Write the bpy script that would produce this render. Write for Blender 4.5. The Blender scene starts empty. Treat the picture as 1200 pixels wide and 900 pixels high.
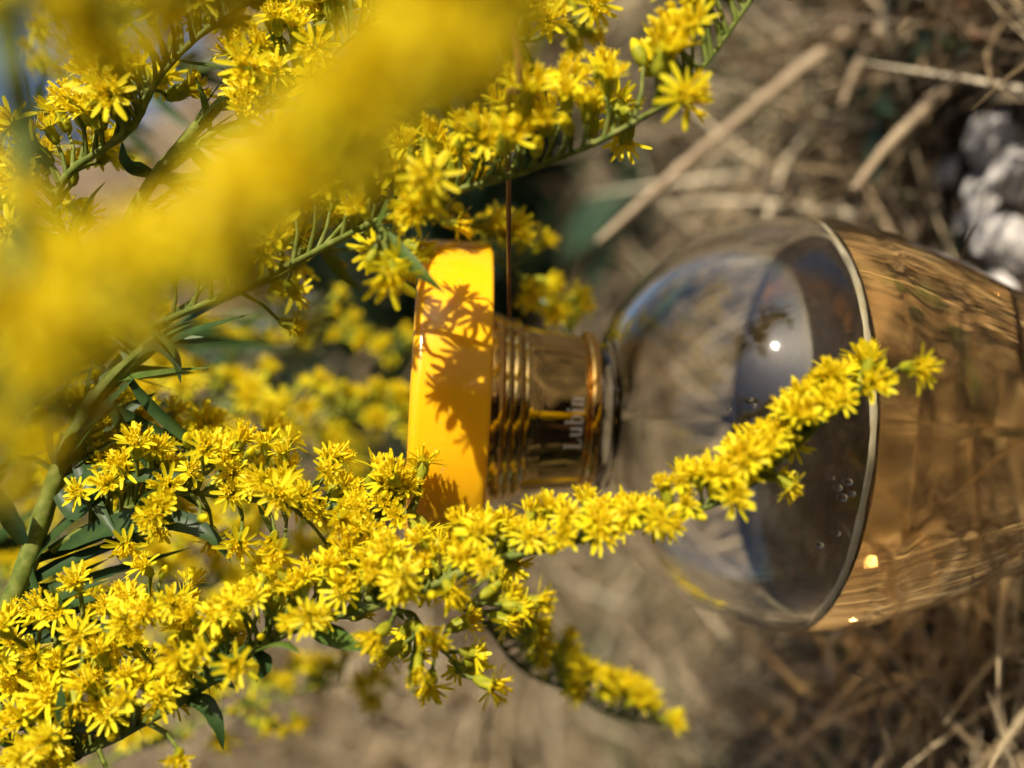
import bpy, math, random
import numpy as np
from mathutils import Vector, Matrix, Euler

# ------------------------------------------------------------------ camera, light, exposure
sc = bpy.context.scene
col = sc.collection
F = 1100.0                      # focal length in photo pixels (1200 wide)
HC = 0.140                      # camera height above the bottle's base
PITCH, ROLL = math.radians(4.2), math.radians(2.8)
CAM = Vector((0, 0, HC))
FWD = Vector((0, math.cos(PITCH), -math.sin(PITCH)))
UP0 = Vector((1, 0, 0))
RT0 = FWD.cross(UP0)
RT = RT0 * math.cos(ROLL) + UP0 * math.sin(ROLL)
UP = UP0 * math.cos(ROLL) - RT0 * math.sin(ROLL)
cd = bpy.data.cameras.new('camera')
cam = bpy.data.objects.new('camera', cd)
col.objects.link(cam)
cam.matrix_world = Matrix(((RT.x, UP.x, -FWD.x, CAM.x), (RT.y, UP.y, -FWD.y, CAM.y), (RT.z, UP.z, -FWD.z, CAM.z), (0, 0, 0, 1)))
cd.sensor_width = 36.0
cd.lens = 36.0 * F / 1200.0
cd.clip_start, cd.clip_end = 0.005, 500.0
cd.dof.use_dof = True
cd.dof.focus_distance = 0.131
cd.dof.aperture_fstop = cd.lens / 4.1
sc.camera = cam

SUN = Vector((0.66, -0.66, 0.36)).normalized()
w = bpy.data.worlds.new('World')
sc.world = w
w.use_nodes = True
nt = w.node_tree
sky = nt.nodes.new('ShaderNodeTexSky')
sky.sky_type = 'NISHITA'
sky.sun_disc = False
sky.sun_elevation = math.asin(SUN.z)
sky.sun_rotation = math.atan2(SUN.x, SUN.y)
sky.air_density, sky.dust_density, sky.ozone_density = 0.9, 1.2, 1.2
bgn = nt.nodes['Background']
nt.links.new(sky.outputs[0], bgn.inputs[0])
bgn.inputs[1].default_value = 0.08
sd = bpy.data.lights.new('sun', 'SUN')
sd.energy, sd.angle, sd.color = 5.0, math.radians(1.0), (1.0, 0.90, 0.74)
so = bpy.data.objects.new('sun', sd)
col.objects.link(so)
so.rotation_euler = (-SUN).to_track_quat('-Z', 'Y').to_euler()
so.location = SUN * 5

sc.view_settings.view_transform = 'Standard'
sc.view_settings.look = 'None'
sc.view_settings.exposure = 0.64
sc.view_settings.gamma = 1.0
sc.view_settings.use_curve_mapping = False
cy = sc.cycles
cy.use_denoising = True
cy.use_adaptive_sampling = True
cy.adaptive_threshold = 0.02
cy.max_bounces, cy.transmission_bounces, cy.glossy_bounces, cy.diffuse_bounces, cy.transparent_max_bounces = 14, 14, 6, 3, 6
cy.sample_clamp_indirect = 150.0
cy.caustics_reflective = cy.caustics_refractive = True
cy.blur_glossy = 0.3

rnd = random.Random(7)
nrs = np.random.RandomState(11)

# ------------------------------------------------------------------ helpers
def P(px, py, d):
    """point of the place seen at photo pixel (px, py), d metres in front of the lens"""
    return CAM + d * (FWD + (px - 600.0) / F * RT - (py - 450.0) / F * UP)

def img(dx, dy):
    """direction in the place of an offset on the photo (dx right, dy down)"""
    return (RT * dx - UP * dy).normalized()

def tag(o, label=None, cat=None, group=None, kind=None):
    if label: o['label'] = label
    if cat: o['category'] = cat
    if group: o['group'] = group
    if kind: o['kind'] = kind
    return o

def link(name, data, parent=None):
    o = bpy.data.objects.new(name, data)
    col.objects.link(o)
    if parent: o.parent = parent
    return o

class MB:
    def __init__(s):
        s.v, s.f, s.m = [], [], []
    def add(s, vs, fs, mi=0):
        b = len(s.v)
        s.v += [tuple(v) for v in vs]
        s.f += [tuple(b + i for i in f) for f in fs]
        s.m += [mi] * len(fs)
    def tube(s, pts, rad, n=8, mi=0, cap=True):
        pts = [Vector(p) for p in pts]
        if not hasattr(rad, '__len__'): rad = [rad] * len(pts)
        vs, fs = [], []
        up = None
        for i, p in enumerate(pts):
            t = (pts[min(i + 1, len(pts) - 1)] - pts[max(i - 1, 0)]).normalized()
            if up is None:
                up = t.orthogonal().normalized()
            up = (up - t * up.dot(t)).normalized()
            bi = t.cross(up)
            for k in range(n):
                a = 2 * math.pi * k / n
                vs.append(p + (up * math.cos(a) + bi * math.sin(a)) * rad[i])
        for i in range(len(pts) - 1):
            for k in range(n):
                k2 = (k + 1) % n
                fs.append((i * n + k, i * n + k2, (i + 1) * n + k2, (i + 1) * n + k))
        if cap:
            fs.append(tuple(range(n - 1, -1, -1)))
            fs.append(tuple((len(pts) - 1) * n + k for k in range(n)))
        s.add(vs, fs, mi)
    def mesh(s, name, mats, smooth=True):
        me = bpy.data.meshes.new(name)
        me.from_pydata(s.v, [], s.f)
        for m in mats: me.materials.append(m)
        if len(mats) > 1: me.polygons.foreach_set('material_index', s.m)
        if smooth: me.polygons.foreach_set('use_smooth', [True] * len(s.f))
        me.update()
        return me

def lathe(name, prof, mat, n=128, closed=False, mats=None, seg_mat=None):
    """profile (r, z) turned round Z; front faces to the right of the walking direction reversed as given"""
    vs, fs, ms = [], [], []
    for r, z in prof:
        for k in range(n):
            a = 2 * math.pi * k / n
            vs.append((r * math.cos(a), r * math.sin(a), z))
    m = len(prof)
    for i in range(m if closed else m - 1):
        j = (i + 1) % m
        for k in range(n):
            k2 = (k + 1) % n
            fs.append((i * n + k, i * n + k2, j * n + k2, j * n + k))
            ms.append(seg_mat[i] if seg_mat else 0)
    me = bpy.data.meshes.new(name)
    me.from_pydata(vs, [], fs)
    for q in (mats or [mat]): me.materials.append(q)
    me.polygons.foreach_set('material_index', ms)
    me.polygons.foreach_set('use_smooth', [True] * len(fs))
    me.update()
    return me

def crom(pts, n):
    """smooth curve through points, n samples"""
    pts = [Vector(p) for p in pts]
    P4 = [pts[0] * 2 - pts[1]] + pts + [pts[-1] * 2 - pts[-2]]
    out = []
    S = len(pts) - 1
    for i in range(n):
        u = i / (n - 1) * S
        k = min(int(u), S - 1)
        t = u - k
        a, b, c, d = P4[k:k + 4]
        out.append(0.5 * ((2 * b) + (c - a) * t + (2 * a - 5 * b + 4 * c - d) * t * t + (3 * b - a - 3 * c + d) * t ** 3))
    return out

# ------------------------------------------------------------------ materials
def mat(name):
    m = bpy.data.materials.new(name)
    m.use_nodes = True
    return m, m.node_tree, m.node_tree.nodes['Principled BSDF']

def ramp(nt, fac, stops):
    r = nt.nodes.new('ShaderNodeValToRGB')
    e = r.color_ramp.elements
    while len(e) < len(stops): e.new(0.5)
    for q, (p, c) in zip(e, stops):
        q.position = p
        q.color = (*c, 1)
    nt.links.new(fac, r.inputs[0])
    return r.outputs[0]

def leafy(name, stops, trans=0.35, rough=0.45, noise_scale=400.0, spec=0.4, by='noise', tint=None):
    """thin plant matter: reflects and lets light through"""
    m, nt, b = mat(name)
    if by == 'island':
        src = nt.nodes.new('ShaderNodeNewGeometry').outputs['Random Per Island']
    elif by == 'object':
        src = nt.nodes.new('ShaderNodeObjectInfo').outputs['Random']
    else:
        tc = nt.nodes.new('ShaderNodeTexCoord')
        n = nt.nodes.new('ShaderNodeTexNoise')
        n.inputs['Scale'].default_value = noise_scale
        n.inputs['Detail'].default_value = 4
        nt.links.new(tc.outputs['Object'], n.inputs['Vector'])
        src = n.outputs[0]
    c = ramp(nt, src, stops)
    nt.links.new(c, b.inputs['Base Color'])
    b.inputs['Roughness'].default_value = rough
    b.inputs['Specular IOR Level'].default_value = spec
    tr = nt.nodes.new('ShaderNodeBsdfTranslucent')
    nt.links.new(c, tr.inputs[0])
    mx = nt.nodes.new('ShaderNodeMixShader')
    mx.inputs[0].default_value = trans
    nt.links.new(b.outputs[0], mx.inputs[1])
    nt.links.new(tr.outputs[0], mx.inputs[2])
    nt.links.new(mx.outputs[0], nt.nodes['Material Output'].inputs[0])
    return m

M = {}
M['petal'] = leafy('petal', [(0.3, (0.80, 0.66, 0.010)), (0.7, (0.86, 0.77, 0.020))], 0.45, 0.5, 500, 0.2)
M['disc'] = leafy('disc', [(0.3, (0.82, 0.60, 0.008)), (0.7, (0.87, 0.73, 0.014))], 0.45, 0.5, 900, 0.2)
M['involucre'] = leafy('involucre', [(0.3, (0.28, 0.32, 0.02)), (0.7, (0.52, 0.48, 0.03))], 0.35, 0.5, 700, 0.2)
M['stem'] = leafy('stem', [(0.3, (0.075, 0.105, 0.014)), (0.5, (0.12, 0.15, 0.022)), (0.7, (0.20, 0.21, 0.05))], 0.05, 0.6, 700, 0.2)
M['leaf'] = leafy('leaf', [(0.3, (0.018, 0.045, 0.012)), (0.7, (0.045, 0.085, 0.02))], 0.25, 0.45, 350, 0.3)
M['bract'] = leafy('bract', [(0.3, (0.05, 0.10, 0.015)), (0.7, (0.12, 0.18, 0.03))], 0.3, 0.4, 350, 0.4)
M['straw'] = leafy('straw', [(0.0, (0.045, 0.03, 0.015)), (0.35, (0.15, 0.10, 0.05)), (0.6, (0.34, 0.25, 0.14)), (0.85, (0.50, 0.40, 0.25)), (1.0, (0.62, 0.53, 0.37))], 0.12, 0.55, by='island', spec=0.35)
M['grass'] = leafy('grass', [(0.0, (0.03, 0.06, 0.02)), (0.6, (0.065, 0.11, 0.03)), (1.0, (0.16, 0.18, 0.06))], 0.3, 0.45, by='island')
M['weed'] = leafy('weed', [(0.2, (0.02, 0.042, 0.022)), (0.8, (0.06, 0.10, 0.05))], 0.25, 0.4, 60)
M['stalk'] = leafy('stalk', [(0.3, (0.26, 0.185, 0.11)), (0.7, (0.42, 0.325, 0.21))], 0.05, 0.45, 90)
M['twig'] = leafy('twig', [(0.3, (0.11, 0.045, 0.018)), (0.7, (0.22, 0.095, 0.035))], 0.0, 0.45, 300)
M['deadleaf'] = leafy('deadleaf', [(0.3, (0.13, 0.045, 0.015)), (0.7, (0.24, 0.09, 0.03))], 0.2, 0.6, 80)

# soil
m, nt, b = mat('soil')
tc = nt.nodes.new('ShaderNodeTexCoord')
n1 = nt.nodes.new('ShaderNodeTexNoise'); n1.inputs['Scale'].default_value = 9; n1.inputs['Detail'].default_value = 9; n1.inputs['Roughness'].default_value = 0.7
n2 = nt.nodes.new('ShaderNodeTexNoise'); n2.inputs['Scale'].default_value = 140; n2.inputs['Detail'].default_value = 6
nt.links.new(tc.outputs['Object'], n1.inputs[0]); nt.links.new(tc.outputs['Object'], n2.inputs[0])
mx = nt.nodes.new('ShaderNodeMath'); mx.operation = 'MULTIPLY_ADD'; mx.inputs[1].default_value = 0.5
nt.links.new(n2.outputs[0], mx.inputs[0])
hm = nt.nodes.new('ShaderNodeMath'); hm.operation = 'MULTIPLY'; hm.inputs[1].default_value = 0.5
nt.links.new(n1.outputs[0], hm.inputs[0]); nt.links.new(hm.outputs[0], mx.inputs[2])
c = ramp(nt, mx.outputs[0], [(0.36, (0.035, 0.024, 0.015)), (0.52, (0.13, 0.09, 0.055)), (0.64, (0.30, 0.235, 0.155))])
nt.links.new(c, b.inputs['Base Color']); b.inputs['Roughness'].default_value = 0.95
bp = nt.nodes.new('ShaderNodeBump'); bp.inputs['Strength'].default_value = 0.8; bp.inputs['Distance'].default_value = 0.01
nt.links.new(mx.outputs[0], bp.inputs['Height']); nt.links.new(bp.outputs[0], b.inputs['Normal'])
M['soil'] = m

def stone_mat(name, lo, hi):
    m, nt, b = mat(name)
    tc = nt.nodes.new('ShaderNodeTexCoord')
    n = nt.nodes.new('ShaderNodeTexNoise'); n.inputs['Scale'].default_value = 120; n.inputs['Detail'].default_value = 8
    nt.links.new(tc.outputs['Object'], n.inputs[0])
    nt.links.new(ramp(nt, n.outputs[0], [(0.3, lo), (0.6, hi)]), b.inputs['Base Color'])
    b.inputs['Roughness'].default_value = 0.8
    bp = nt.nodes.new('ShaderNodeBump'); bp.inputs['Strength'].default_value = 0.6; bp.inputs['Distance'].default_value = 0.002
    nt.links.new(n.outputs[0], bp.inputs['Height']); nt.links.new(bp.outputs[0], b.inputs['Normal'])
    return m
M['white_stone'] = stone_mat('white_stone', (0.16, 0.145, 0.13), (0.60, 0.56, 0.52))
M['blue_stone'] = stone_mat('blue_stone', (0.10, 0.12, 0.17), (0.24, 0.27, 0.36))

# bottle
m, nt, b = mat('cap_plastic')
b.inputs['Base Color'].default_value = (0.86, 0.43, 0.007, 1)
b.inputs['Roughness'].default_value = 0.16
b.inputs['Subsurface Weight'].default_value = 0.25
b.inputs['Subsurface Radius'].default_value = (1.0, 0.45, 0.05)
b.inputs['Subsurface Scale'].default_value = 0.004
b.inputs['Coat Weight'].default_value = 0.3
b.inputs['Coat Roughness'].default_value = 0.05
tc = nt.nodes.new('ShaderNodeTexCoord')
n = nt.nodes.new('ShaderNodeTexNoise'); n.inputs['Scale'].default_value = 260; n.inputs['Detail'].default_value = 3
nt.links.new(tc.outputs['Object'], n.inputs[0])
rr = nt.nodes.new('ShaderNodeMapRange'); rr.inputs['To Min'].default_value = 0.10; rr.inputs['To Max'].default_value = 0.24
nt.links.new(n.outputs[0], rr.inputs[0]); nt.links.new(rr.outputs[0], b.inputs['Roughness'])
n2 = nt.nodes.new('ShaderNodeTexNoise'); n2.inputs['Scale'].default_value = 1500; n2.inputs['Detail'].default_value = 2
nt.links.new(tc.outputs['Object'], n2.inputs[0])
nt.links.new(ramp(nt, n2.outputs[0], [(0.0, (0.86, 0.43, 0.007)), (0.70, (0.86, 0.43, 0.007)), (0.74, (0.60, 0.40, 0.12)), (1.0, (0.50, 0.36, 0.14))]), b.inputs['Base Color'])
bp = nt.nodes.new('ShaderNodeBump'); bp.inputs['Strength'].default_value = 0.05; bp.inputs['Distance'].default_value = 0.0008
nt.links.new(n.outputs[0], bp.inputs['Height']); nt.links.new(bp.outputs[0], b.inputs['Normal'])
M['cap'] = m

def metal(name, colr, rough):
    m, nt, b = mat(name)
    b.inputs['Base Color'].default_value = (*colr, 1)
    b.inputs['Metallic'].default_value = 1.0
    tc = nt.nodes.new('ShaderNodeTexCoord')
    n = nt.nodes.new('ShaderNodeTexNoise'); n.inputs['Scale'].default_value = 300; n.inputs['Detail'].default_value = 5
    nt.links.new(tc.outputs['Object'], n.inputs[0])
    rr = nt.nodes.new('ShaderNodeMapRange'); rr.inputs['To Min'].default_value = rough * 0.5; rr.inputs['To Max'].default_value = rough * 1.8
    nt.links.new(n.outputs[0], rr.inputs[0]); nt.links.new(rr.outputs[0], b.inputs['Roughness'])
    return m
M['gold'] = metal('gold', (0.58, 0.42, 0.17), 0.015)
M['gold_deep'] = metal('gold_deep', (0.80, 0.50, 0.16), 0.05)
m, nt, b = mat('white_print'); b.inputs['Base Color'].default_value = (0.66, 0.63, 0.58, 1); b.inputs['Roughness'].default_value = 0.5; M['print'] = m

def glass(name, ior, colr=(1, 1, 1), vol=None, smudge=0, rough=0.0):
    m = bpy.data.materials.new(name); m.use_nodes = True
    nt = m.node_tree; nt.nodes.clear()
    out = nt.nodes.new('ShaderNodeOutputMaterial')
    g = nt.nodes.new('ShaderNodeBsdfGlass')
    g.inputs['IOR'].default_value = ior; g.inputs['Roughness'].default_value = 0.0; g.inputs['Color'].default_value = (*colr, 1)
    nt.links.new(g.outputs[0], out.inputs[0])
    if smudge:              # handled glass: a faint film of grease softens the glints
        gl = nt.nodes.new('ShaderNodeBsdfGlossy'); gl.inputs['Roughness'].default_value = 0.055
        tcx = nt.nodes.new('ShaderNodeTexCoord'); nz = nt.nodes.new('ShaderNodeTexNoise'); nz.inputs['Scale'].default_value = 70; nz.inputs['Detail'].default_value = 4
        nt.links.new(tcx.outputs['Object'], nz.inputs[0])
        mr = nt.nodes.new('ShaderNodeMapRange'); mr.inputs['From Min'].default_value = .35; mr.inputs['From Max'].default_value = .7; mr.inputs['To Min'].default_value = smudge * .4; mr.inputs['To Max'].default_value = smudge * 1.6
        nt.links.new(nz.outputs[0], mr.inputs[0])
        ms = nt.nodes.new('ShaderNodeMixShader'); nt.links.new(mr.outputs[0], ms.inputs[0])
        nt.links.new(g.outputs[0], ms.inputs[1]); nt.links.new(gl.outputs[0], ms.inputs[2]); nt.links.new(ms.outputs[0], out.inputs[0])
    g.inputs['Roughness'].default_value = rough
    if vol:
        a = nt.nodes.new('ShaderNodeVolumeAbsorption')
        a.inputs['Color'].default_value = (*vol[0], 1); a.inputs['Density'].default_value = vol[1]
        nt.links.new(a.outputs[0], out.inputs[1])
    return m
GI, LI = 1.50, 1.365
amber = ((0.95, 0.73, 0.27), 25.0)
M['glass'] = glass('clear_glass', GI)
M['glass_outside'] = glass('clear_glass_outside', GI, smudge=0.009)
M['meniscus_glint'] = leafy('painted_meniscus_glint', [(0.3, (0.74, 0.62, 0.36)), (0.7, (0.88, 0.82, 0.62))], 0.5, 0.15, 300, 0.5)  # glint of the liquid line put into a pale cream colour
M['liquid_top'] = glass('liquid_top', LI, vol=amber)
M['liquid_wall'] = glass('liquid_against_glass', LI / GI, vol=amber, rough=0.02)
M['droplet'] = glass('droplet', 1.36)
M['tube'] = glass('clear_tube', 1.025, (0.99, 0.99, 0.98))

# ------------------------------------------------------------------ ground: one sheet, a bank rising behind
def hgt(x, y):
    x = np.asarray(x, float); y = np.asarray(y, float)
    r = np.hypot(x, y - 0.17)
    k = 0.5 + 0.5 * np.tanh((0.165 - x / np.maximum(np.abs(y), 0.3)) * 12.0)        # bank is higher on the left
    t = np.clip((y - 0.75) / 4.2, 0, 1)
    bank = (t * t * (3 - 2 * t) * 0.5 + t * 0.5) * (1.35 + 2.6 * k)
    kb = 0.5 + 0.5 * np.tanh((0.30 - x / np.maximum(np.abs(y), 0.3)) * 5.0)
    tb = np.clip((-y - 0.8) / 4.0, 0, 1)
    bank = bank + (tb * tb * (3 - 2 * tb) * .6 + tb * .4) * (0.6 + 2.9 * kb)  # unseen bank behind the camera, raised to darken reflections in the glass
    lump = 0.018 * np.sin(x * 9.1 + 1.3) * np.sin(y * 7.7 + .4) + 0.010 * np.sin(x * 23 + y * 17) + 0.006 * np.sin(x * 51 - y * 43)
    return bank + lump * np.clip((r - 0.03) / 0.3, 0, 1) * 1.0 - 0.001

g = np.linspace(-1, 1, 221)
ax = np.sinh(g * 6.0) / np.sinh(6.0) * 90.0
X, Y = np.meshgrid(ax, ax + 0.17)
Z = hgt(X, Y)
n = len(ax)
co = np.stack([X.ravel(), Y.ravel(), Z.ravel()], 1)
i = np.arange((n - 1) * (n - 1)); r_, c_ = i // (n - 1), i % (n - 1)
a0 = r_ * n + c_
quads = np.stack([a0, a0 + 1, a0 + n + 1, a0 + n], 1)
def npmesh(name, co, quads, mats, smooth=True):
    me = bpy.data.meshes.new(name)
    me.vertices.add(len(co)); me.vertices.foreach_set('co', co.astype(np.float32).ravel())
    me.loops.add(quads.size); me.loops.foreach_set('vertex_index', quads.astype(np.int32).ravel())
    me.polygons.add(len(quads)); me.polygons.foreach_set('loop_start', np.arange(0, quads.size, quads.shape[1], dtype=np.int32))
    for q in mats: me.materials.append(q)
    me.polygons.foreach_set('use_smooth', np.ones(len(quads), bool))
    me.update(calc_edges=True)
    return me
tag(link('ground', npmesh('ground', co, quads, [M['soil']])), kind='structure')

STONES = [
    (1180, 158, .0085, 'pale stone topmost of the white stones at the right edge'),
    (1124, 200, .0070, 'leftmost small white stone of the cluster at the right edge'),
    (1166, 240, .0085, 'white stone in the middle of the cluster at the right edge'),
    (1200, 205, .0080, 'white stone cut by the right edge, upper one'),
    (1196, 285, .0095, 'large white stone cut by the right edge, lower one'),
    (1182, 342, .0080, 'lowest white stone, next to the bottle shoulder'),
    (1138, 266, .0055, 'small grey white stone left of the middle stone')]
def ground_hit(px, py, up=0.0):
    d = (P(px, py, 1) - CAM); t = .1
    while t < 9:
        q = CAM + d * t
        if q.z < float(hgt(q.x, q.y)) + up: break
        t += .003
    return CAM + d * t, t
BARE = [ground_hit(a[0], a[1])[0] for a in STONES]      # bare patch where the stones lie

# ------------------------------------------------------------------ grass, matted and dry (nobody could count it)
def blades(N, sampler, length, width, lift, segs=4, bend=0.5):
    x, y = sampler(N)
    keep = np.ones(N, bool)
    for q in BARE: keep &= np.hypot(x - q.x, y - q.y + .012) > .014
    x, y = x[keep], y[keep]; N = len(x)
    z = hgt(x, y)
    L = length(N); W = width(N)
    az = nrs.uniform(0, 2 * np.pi, N)
    el = lift(N)
    bd = nrs.normal(0, bend, N); side = nrs.normal(0, bend * 0.6, N)
    base = np.stack([x, y, z + nrs.uniform(-0.002, 0.006, N)], 1)
    pts = [base]; p = base.copy(); step = L / segs
    for s in range(segs):
        d = np.stack([np.cos(el) * np.cos(az), np.cos(el) * np.sin(az), np.sin(el)], 1)
        p = p + d * step[:, None]
        p[:, 2] = np.maximum(p[:, 2], hgt(p[:, 0], p[:, 1]) + 0.001)
        pts.append(p.copy())
        el = el - np.abs(bd) / segs * 1.6; az = az + side / segs
    ok = np.ones(N, bool)
    for q in BARE:
        to = np.array([CAM.x - q.x, CAM.y - q.y]); to /= np.linalg.norm(to)
        for pt in pts:
            dx = pt[:, 0] - q.x; dy = pt[:, 1] - q.y
            al = np.clip(dx * to[0] + dy * to[1], 0, .035)
            ok &= np.hypot(dx - to[0] * al, dy - to[1] * al) > .0065
    pts = [pt[ok] for pt in pts]; W = W[ok]; N = len(W)
    wd = nrs.normal(0, 1, (N, 3))
    t = pts[-1] - pts[0]
    wd = np.cross(wd, t); wd /= np.linalg.norm(wd, axis=1, keepdims=True) + 1e-9
    prof = [0.75, 1.0, 0.85, 0.55, 0.12]
    vs = []
    for s in range(segs + 1):
        o = wd * (W * prof[min(s * 4 // segs, 4)] * 0.5)[:, None]
        vs += [pts[s] - o, pts[s] + o]
    co = np.stack(vs, 1).reshape(-1, 3)
    k = np.arange(N) * (2 * (segs + 1))
    q = [np.stack([k + 2 * s, k + 2 * s + 1, k + 2 * s + 3, k + 2 * s + 2], 1) for s in range(segs)]
    return co, np.concatenate(q)

def wedge(d0, d1, a0=-0.62, a1=0.62, p=1.0):
    def f(N):
        u = nrs.uniform(0, 1, N)
        d = d0 * (d1 / d0) ** u
        a = nrs.uniform(a0, a1, N)
        return np.sin(a) * d, np.cos(a) * d
    return f
def clumped(base, k, s):
    def f(N):
        cx, cy_ = base(k)
        i = nrs.randint(0, k, N)
        d = np.hypot(cx[i], cy_[i])
        return cx[i] + nrs.normal(0, 1, N) * s * d, cy_[i] + nrs.normal(0, 1, N) * s * d
    return f
U = lambda a, b: (lambda N: nrs.uniform(a, b, N))
co1, q1 = blades(36000, wedge(0.20, 1.3, -.62, .44), U(0.025, 0.10), (lambda N: .0005 + .0019 * nrs.uniform(0, 1, N) ** 2.2), lambda N: np.abs(nrs.normal(0.04, 0.20, N)) + (nrs.uniform(0, 1, N) < .35) * nrs.uniform(.1, .9, N))
co2, q2 = blades(34000, wedge(0.9, 6.5, -0.75, 0.75), U(0.08, 0.26), U(0.002, 0.0052), lambda N: np.abs(nrs.normal(0.3, 0.5, N)))
co3, q3 = blades(9000, wedge(0.3, 5.0, 2.85, 4.6), U(0.08, 0.28), U(0.003, 0.007), lambda N: np.abs(nrs.normal(0.5, 0.5, N)))
co = np.concatenate([co1, co2, co3]); q = np.concatenate([q1, q2 + len(co1), q3 + len(co1) + len(co2)])
tag(link('dry_grass', npmesh('dry_grass', co, q, [M['straw']])), 'matted dry straw coloured grass covering the ground and bank', 'grass', kind='stuff')
co1, q1 = blades(8000, clumped(wedge(0.26, 1.8, -.6, .40), 110, 0.05), U(0.02, 0.06), U(0.0012, 0.0035), lambda N: np.abs(nrs.normal(0.35, 0.3, N)))
co2, q2 = blades(9000, clumped(wedge(0.4, 5.0, 2.95, 4.7), 160, 0.10), U(0.10, 0.32), U(0.003, 0.008), lambda N: np.abs(nrs.normal(1.0, 0.4, N)))
co = np.concatenate([co1, co2]); q = np.concatenate([q1, q2 + len(co1)])
tag(link('green_grass', npmesh('green_grass', co, q, [M['grass']])), 'dark green tufts growing through the dry grass', 'grass', kind='stuff')

# ------------------------------------------------------------------ perfume bottle
DH = 0.166
axis_pt = P(900, 494, 0.170)
BX, BY = axis_pt.x, 0.166
bottle = link('perfume_bottle', None)
bottle.location = (BX, BY, 0)
tag(bottle, 'clear glass perfume bottle with amber liquid, gold neck and round yellow cap', 'perfume bottle')
z0 = HC
def sph(a):
    return (0.0368 * math.sin(a) ** .92, z0 - 0.0628 + 0.0366 * math.cos(a))
# outside, from neck down to the foot
outer = [(0.0118, z0 - 0.0262), (0.0119, z0 - 0.0285), (0.0124, z0 - 0.0293)]
outer += [sph(math.radians(a)) for a in np.linspace(18.5, 96, 36)]
low = crom([Vector((r, z, 0)) for r, z in [sph(math.radians(96)), (0.0358, z0 - 0.0725), (0.0325, z0 - 0.0845), (0.0282, z0 - 0.0955), (0.0243, z0 - 0.1060), (0.0212, z0 - 0.118), (0.0200, z0 - 0.129), (0.0203, z0 - 0.1365)]], 44)
outer += [(p.x, p.y) for p in low[1:]]
outer += [(0.0198, 0.0016), (0.0188, 0.0004), (0.0175, 0.0), (0.010, 0.0006), (0.0002, 0.0012)]
ZL = z0 - 0.0622
# inside of the wall
inner_all = [(0.0092, z0 - 0.0262), (0.0093, z0 - 0.0290), (0.0100, z0 - 0.0312)]
sphi = lambda a: (0.0342 * math.sin(a) ** .92, z0 - 0.0628 + 0.0340 * math.cos(a))
inner_all += [sphi(math.radians(a)) for a in np.linspace(16.5, 96, 38)]
lowi = crom([Vector((r, z, 0)) for r, z in [sphi(math.radians(96)), (0.0332, z0 - 0.0722), (0.0299, z0 - 0.0840), (0.0253, z0 - 0.0950), (0.0214, z0 - 0.1055), (0.0180, z0 - 0.116), (0.0150, z0 - 0.1235), (0.0100, z0 - 0.1275), (0.0002, z0 - 0.1285)]], 52)
inner_all += [(p.x, p.y) for p in lowi[1:]]
# split the inner wall where the liquid meets it
ri = np.array(inner_all)
j = int(np.argmax(ri[:, 1] < ZL))
tt = (ZL - ri[j - 1, 1]) / (ri[j, 1] - ri[j - 1, 1])
RL = ri[j - 1, 0] + tt * (ri[j, 0] - ri[j - 1, 0])
upper = inner_all[:j] + [(RL, ZL)]
lower = [(RL, ZL)] + inner_all[j:]
# glass shell: outside facing out, dry inside wall facing the air; joined at the neck rim
prof = outer[::-1] + upper           # foot -> neck -> down inside to the liquid line
gm = lathe('glass_body', prof, None, 160, mats=[M['glass_outside'], M['glass']], seg_mat=[0] * len(outer) + [1] * (len(upper) - 1))
link('glass_body', gm, bottle)
# liquid: surface with a small meniscus that climbs the wall, then the wall down to the bottom
men = [(0.0002, ZL - 0.0018), (RL * 0.5, ZL - 0.0018), (RL - 0.0045, ZL - 0.0018)]
men += [(RL - 0.0034 * math.exp(-q * 3.2) * (1 - q) , ZL - 0.0018 * (1 - q) ** 1.3) for q in np.linspace(0, 1, 10)]
lprof = lower[::-1] + men[::-1][1:]
segm = [0] * (len(lower) - 1) + [1] * (len(men) - 1)
lm = lathe('liquid', lprof, None, 160, mats=[M['liquid_wall'], M['liquid_top']], seg_mat=segm)
o = link('liquid', lm, bottle); tag(o, 'amber perfume filling the lower half')
# glint where the liquid climbs the wall, built as a pale cream ring
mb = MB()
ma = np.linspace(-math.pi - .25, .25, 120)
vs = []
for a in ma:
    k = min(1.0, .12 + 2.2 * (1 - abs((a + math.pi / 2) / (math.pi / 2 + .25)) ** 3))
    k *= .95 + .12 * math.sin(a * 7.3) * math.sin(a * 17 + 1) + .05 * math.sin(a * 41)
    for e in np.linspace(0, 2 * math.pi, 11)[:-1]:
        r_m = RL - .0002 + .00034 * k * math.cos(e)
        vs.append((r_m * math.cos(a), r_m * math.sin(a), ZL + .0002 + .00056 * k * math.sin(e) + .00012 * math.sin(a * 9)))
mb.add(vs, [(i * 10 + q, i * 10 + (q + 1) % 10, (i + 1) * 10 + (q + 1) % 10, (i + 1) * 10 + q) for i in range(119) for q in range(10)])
ml = mb.mesh('meniscus_glint', [M['meniscus_glint']])
mo = link('meniscus_glint', ml, bottle)
def fix_normals(me, outward=True):
    import bmesh
    bm = bmesh.new(); bm.from_mesh(me)
    bmesh.ops.recalc_face_normals(bm, faces=bm.faces)
    bm.to_mesh(me); bm.free()
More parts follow.
